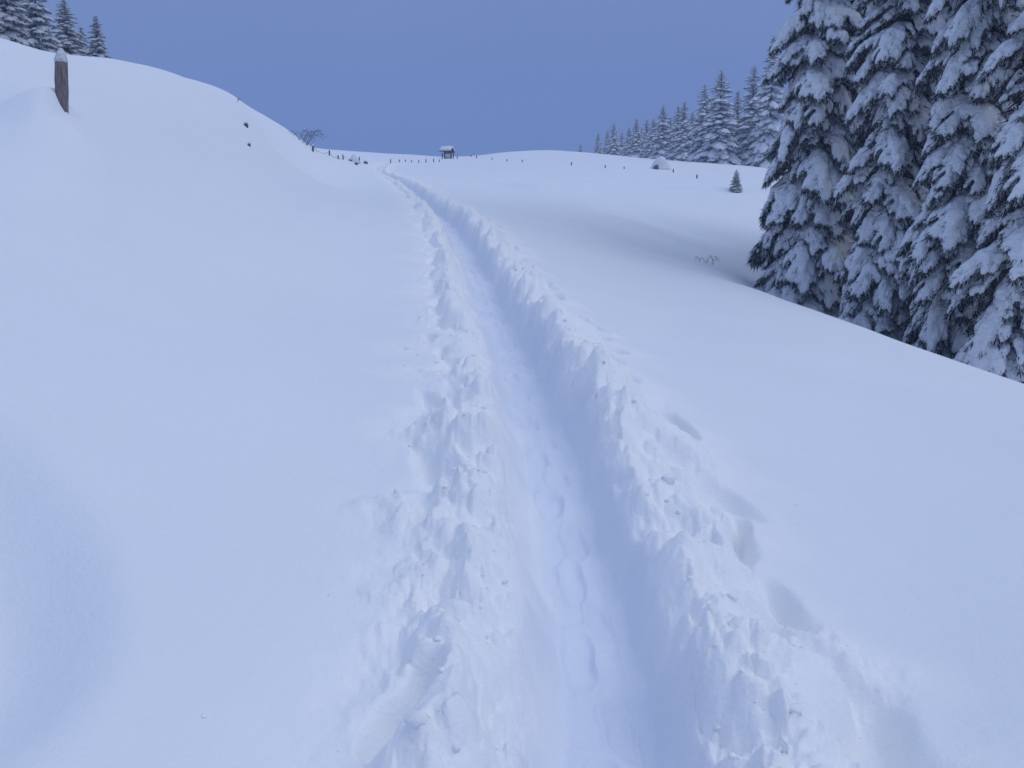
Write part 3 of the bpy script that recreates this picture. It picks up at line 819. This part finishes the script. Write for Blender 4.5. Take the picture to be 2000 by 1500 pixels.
# near post
pg = ground(*POST_AT)
post = tag(empty('wooden_post', (POST_AT[0], POST_AT[1], pg)), 'thick weathered round wooden post with pointed snow cap on the steep bank', 'post')
post.rotation_euler = (0, math.radians(4.5), 0)
mb = MB(); rr = random.Random(3)
top_z = float((EYE + ray(118, 120)[2] * POST_AT[1] / ray(118, 120)[1]) - pg)
mb.tube([(0, 0, -0.6), (0, 0, 0), (0.004, 0, 0.25 * top_z), (0, 0.004, 0.6 * top_z), (0.002, 0, top_z - 0.012), (0.002, 0, top_z)], [0.074, 0.073, 0.073, 0.070, 0.069, 0.064], 20)
shaft = mb.build('shaft', M_POST, post, smooth=True)
for k in range(7):                                   # drying cracks down the grain
    th = rr.uniform(0, 6.28); z0 = rr.uniform(0.1, top_z * 0.5); z1 = z0 + rr.uniform(0.12, 0.3); m2 = MB()
    m2.tube([(0.0695 * math.cos(th), 0.0695 * math.sin(th), z0), (0.0705 * math.cos(th + .03), 0.0705 * math.sin(th + .03), (z0 + z1) / 2), (0.069 * math.cos(th), 0.069 * math.sin(th), min(z1, top_z - .03))], [0.001, 0.0035, 0.001], 5)
    m2.build('crack', M_BOARD, shaft)
lumpy_cap('snow_cap', post, [(0.060, top_z - 0.015), (0.072, top_z), (0.068, top_z + 0.03), (0.054, top_z + 0.075), (0.034, top_z + 0.12), (0.012, top_z + 0.15)], M_LOAD, 4, rel=0.12)

# fence posts across the far slope
FP = 'short posts of the far fence'
def fence_post(px, py, hpx, label, lean=0.0, cap=True, group=FP):
    p = hit(px, py); d = p[1] / ray(px, py)[1]
    h = hpx * d / F_PX
    o = tag(empty('fence_post', p), label, 'post', group)
    m = MB(); r = max(0.055, 0.9 * d / F_PX)
    m.tube([(0, 0, -0.5), (lean * h * .5, 0, h * .5), (lean * h, 0, h)], [r, r, r * 0.9], 8)
    m.build('shaft', M_BOARD, o, smooth=True)
    if cap:
        lumpy_cap('snow_cap', o, [(r * .9, h - .01), (r * 1.15, h + .02), (r * .9, h + .07), (r * .3, h + .11)], M_LOAD, int(px), 8, off=(lean * h, 0, 0))
    return p, h
wire_pts = []
for px, py, hp, lab, lean in [
    (611, 296, 11, 'snow-capped fence post beside the bare shrub at the end of the steep bank', 0.05),
    (643, 304, 10, 'fence post with snow stuck to its side, next after the bare shrub', 0.1),
    (660, 311, 7, 'thin stake before the snow-covered rocks at the foot of the bank', 0.1),
    (671, 312, 9, 'leaning post standing close beside the snow-covered rocks', -0.15),
    (702, 314, 7, 'post standing just past the snow-covered rocks', 0.0)]:
    wire_pts.append(fence_post(px, py, hp, lab, lean, True, 'posts along the end of the steep bank'))
for lab, grp, spots in [
    ('short dark post in the fence line between the trail and the roofed board', 'fence posts between trail and board', [(763, 318, 7), (780, 317, 5), (792, 316, 4), (804, 317, 4), (818, 318, 5), (832, 318, 7), (847, 317, 7), (858, 316, 4)]),
    ('short post in the fence line running from the roofed board toward the far trees', 'fence posts past the board', [(893, 310, 5), (920, 307, 4), (931, 309, 6), (961, 312, 4), (990, 315, 4), (1020, 317, 5)]),
    ('short stake in the snow of the slope around the lone boulder', 'stakes around the lone boulder', [(1116, 323, 6), (1182, 328, 5), (1219, 330, 4), (1315, 337, 6), (1361, 349, 7)])]:
    for px, py, hp in spots: fence_post(px, py, hp, lab, 0.0, hp > 5, grp)

# sagging wire between the posts at the end of the bank
m = MB()
for (a, ha), (b, hb) in zip(wire_pts[:-1], wire_pts[1:]):
    A_, B_ = a + [0, 0, ha * .8], b + [0, 0, hb * .8]
    m.tube([A_ + (B_ - A_) * u - np.array([0, 0, 0.25 * 4 * u * (1 - u)]) for u in np.linspace(0, 1, 7)], [0.012] * 7, 5)
tag(m.build('fence_wire', M_WIRE, None, smooth=True), 'sagging fence wire strung between the posts below the bare shrub', 'wire')

# roofed board on the crest
bp_ = hit(875, 310); bd = bp_[1] / ray(875, 310)[1]; px1 = bd / F_PX
board = tag(empty('roofed_notice_board', bp_, math.radians(-14)), 'roofed wooden notice board under a thick snow slab on the far crest', 'notice board')
W, Ht = 13 * px1, 14 * px1
for sx in (-0.5, 0.5):
    m = MB(); m.box((sx * W, 0, Ht / 2 - .4), (0.16, 0.16, Ht + .8)); m.build('leg', M_BOARD, board, bevel=0.01)
m = MB(); m.box((-0.5 * W - 0.50, 0.55, Ht / 2 - .4), (0.11, 0.11, Ht + .5)); m.build('leg', M_BOARD, board, bevel=0.01)
m = MB(); m.box((0.5 * W + 0.05, 0.75, Ht / 2 - .4), (0.11, 0.11, Ht + .5)); m.build('leg', M_BOARD, board, bevel=0.01)
m = MB(); m.box((0, -0.03, Ht * 0.40), (W - 0.17, 0.05, Ht * 0.52)); m.build('panel', M_PANEL, board, bevel=0.008)
for zz in (0.10, 0.70):
    m = MB(); m.box((0, 0.0, Ht * zz), (W - 0.165, 0.09, 0.09)); m.build('rail', M_BOARD, board, bevel=0.008)
RW = 23 * px1
for side_, nm in ((-1, 'front'), (1, 'rear')):
    rot = Matrix.Rotation(math.radians(28) * -side_, 3, 'X')
    m = MB(); m.box((-0.12, side_ * 0.46 + .12, Ht + 0.16), (RW, 1.10, 0.06), rot); rf = m.build('roof', M_BOARD, board, bevel=0.01)
    m = MB(); m.box((-0.12, side_ * 0.46 + .12, Ht + 0.33), (RW * 0.99, 1.08, 0.27), rot); m.build('snow_slab', M_LOAD, rf, smooth=True, bevel=0.09)

# snow-covered rocks
def rock(px, py, wpx, hpx, label, seed, snow=0.10, group=None, bare=False):
    p = hit(px, py); d = p[1] / ray(px, py)[1]; w, h = wpx * d / F_PX / 2, hpx * d / F_PX
    o = tag(empty('rock', p), label, 'rock', group)
    if bare: lumpy_cap('stone', o, [(w * .6, -.5 * h), (w * .95, 0), (w, .35 * h), (w * .8, .65 * h), (w * .3, .8 * h)], M_ROCK, seed, 12, 0.4); lumpy_cap('snow_cap', o, [(w * .7, .66 * h), (w * .9, .75 * h), (w * .7, .95 * h), (w * .2, 1.05 * h)], M_LOAD, seed + 3, 12, 0.3); return
    lumpy_cap('stone', o, [(w * .3, -.5 * h), (w * .42, 0), (w * .38, .14 * h), (w * .25, .26 * h), (w * .1, .32 * h)], M_ROCK, seed, 14, 0.35, off=(-w * .38, -w * .42, 0))
    lumpy_cap('snow_cap', o, [(w * 1.1, -.3 * h), (w * 1.0, .02 * h), (w * .86, .25 * h), (w * .62, .55 * h), (w * .36, .85 * h), (w * .12, h)], M_LOAD, seed + 3, 14, 0.35, off=(w * .12, h * .15, h * snow))
rock(1289, 330, 38, 22, 'lone boulder capped with a mound of snow on the slope below the far trees', 21)
rock(690, 316, 22, 13, 'snow-covered rock at the foot of the bank by the far posts', 22, group='rocks at the foot of the bank')
rock(714, 320, 9, 6, 'small dark rock beside the snow-covered one at the foot of the bank', 23, group='rocks at the foot of the bank', bare=True)
rock(696, 322, 7, 6, 'smallest dark stone below the snow-covered rock at the foot of the bank', 25, group='rocks at the foot of the bank', bare=True)
rock(481, 248, 9, 9, 'dark stone poking out of the upper steep bank with a snow crust', 26, group='stones poking out of the steep bank', bare=True)
rock(487, 286, 6, 7, 'small stone poking out of the steep bank below a larger one', 27, group='stones poking out of the steep bank', bare=True)

# bare shrubs
def shrub(px, py, wpx, hpx, label, seed, arcs, lean, snow_bits=10):
    p = hit(px, py); d = p[1] / ray(px, py)[1]; k = d / F_PX; rg_ = random.Random(seed)
    o = tag(empty('bare_shrub', p), label, 'shrub')
    tips = []
    for i in range(arcs):
        m = MB(); L = wpx * k * rg_.uniform(.55, 1.0); hh = hpx * k * rg_.uniform(.5, 1.0); az = rg_.uniform(-1.0, 1.0); dr = lean if rg_.random() < .8 else -lean
        x0 = rg_.uniform(-.5, .3) * wpx * k * .6; y0 = rg_.uniform(-.3, .3) * wpx * k
        pp = []
        for u in np.linspace(0, 1, 9):
            pp.append(np.array([x0 + dr * L * u ** .8, y0 + math.sin(az) * L * u * .6, -0.3 + (hh + .3) * math.sin(min(u * 1.15, 1) * math.pi * .72)]))
        m.tube(pp, [0.005 * (1 - .7 * u) + 0.13 * k for u in np.linspace(0, 1, 9)], 5)
        for j in (4, 6):
            e = pp[j] + np.array([dr * L * .2 * rg_.uniform(.5, 1.2), rg_.uniform(-.2, .2) * L, hh * rg_.uniform(.0, .25)])
            m.tube([pp[j], (pp[j] + e) / 2 + [0, 0, .02], e], [0.003 + .11 * k, 0.002 + .09 * k, 0.001 + .06 * k], 4); tips.append(e)
        m.build('twig', M_BARK, o, smooth=True); tips.append(pp[6])
    for i in range(snow_bits):
        e = rg_.choice(tips); r = rg_.uniform(.5, 1.2) * k
        lumpy_cap('snow_tuft', o, [(r * .4, -.6 * r), (r, -.1 * r), (r * .8, .5 * r), (r * .2, .9 * r)], M_LOAD, seed + i, 8, 0.3, squash=(1.5, 1.2), off=e)
shrub(592, 279, 55, 24, 'bare arching shrub with snowy twig tips at the end of the steep bank', 31, 26, 0.8, 12)
shrub(1382, 515, 36, 20, 'low leafless twigs poking out of the snow near the gully', 37, 6, 0.7, 0)
shrub(461, 196, 14, 6, 'little snow-crusted tuft on the rim of the steep bank', 35, 4, 0.7, 6)

# sapling half buried beside the grove
sp = hit(1437, 374); sd_ = sp[1] / ray(1437, 374)[1]
s_h = 42 * sd_ / F_PX
tm, cm, sm, im, H0 = FAR_MESH[1]
t = tag(empty('spruce_sapling', sp), 'half-buried young spruce standing alone beside the near grove', 'tree')
t.scale = (s_h / H0 * 2.6, s_h / H0 * 2.6, s_h / H0)
obj('trunk', tm, t); c = tag(obj('crown', cm, t), kind='stuff'); tag(obj('snow_load', sm, c), kind='stuff')

# ------------------------------------------------------------------ haze
zmin, zmax = float(V[:, 2].min()) - 1.0, 75.0
mb = MB(); mb.box((0, 0, (zmin + zmax) / 2), (1100, 1100, zmax - zmin))
hm = bpy.data.materials.new('haze air'); hm.use_nodes = True
hn = hm.node_tree; hn.nodes.clear()
ho = hn.nodes.new('ShaderNodeOutputMaterial'); hv = hn.nodes.new('ShaderNodeVolumePrincipled')
hv.inputs['Color'].default_value = (0.47, 0.60, 0.88, 1); hv.inputs['Density'].default_value = 0.0014
hn.links.new(hv.outputs[0], ho.inputs['Volume'])
tag(mb.build('haze', hm), 'pale winter haze filling the air', 'haze', kind='stuff')
print('zrange', zmin, zmax, 'sheet quads', len(Q))
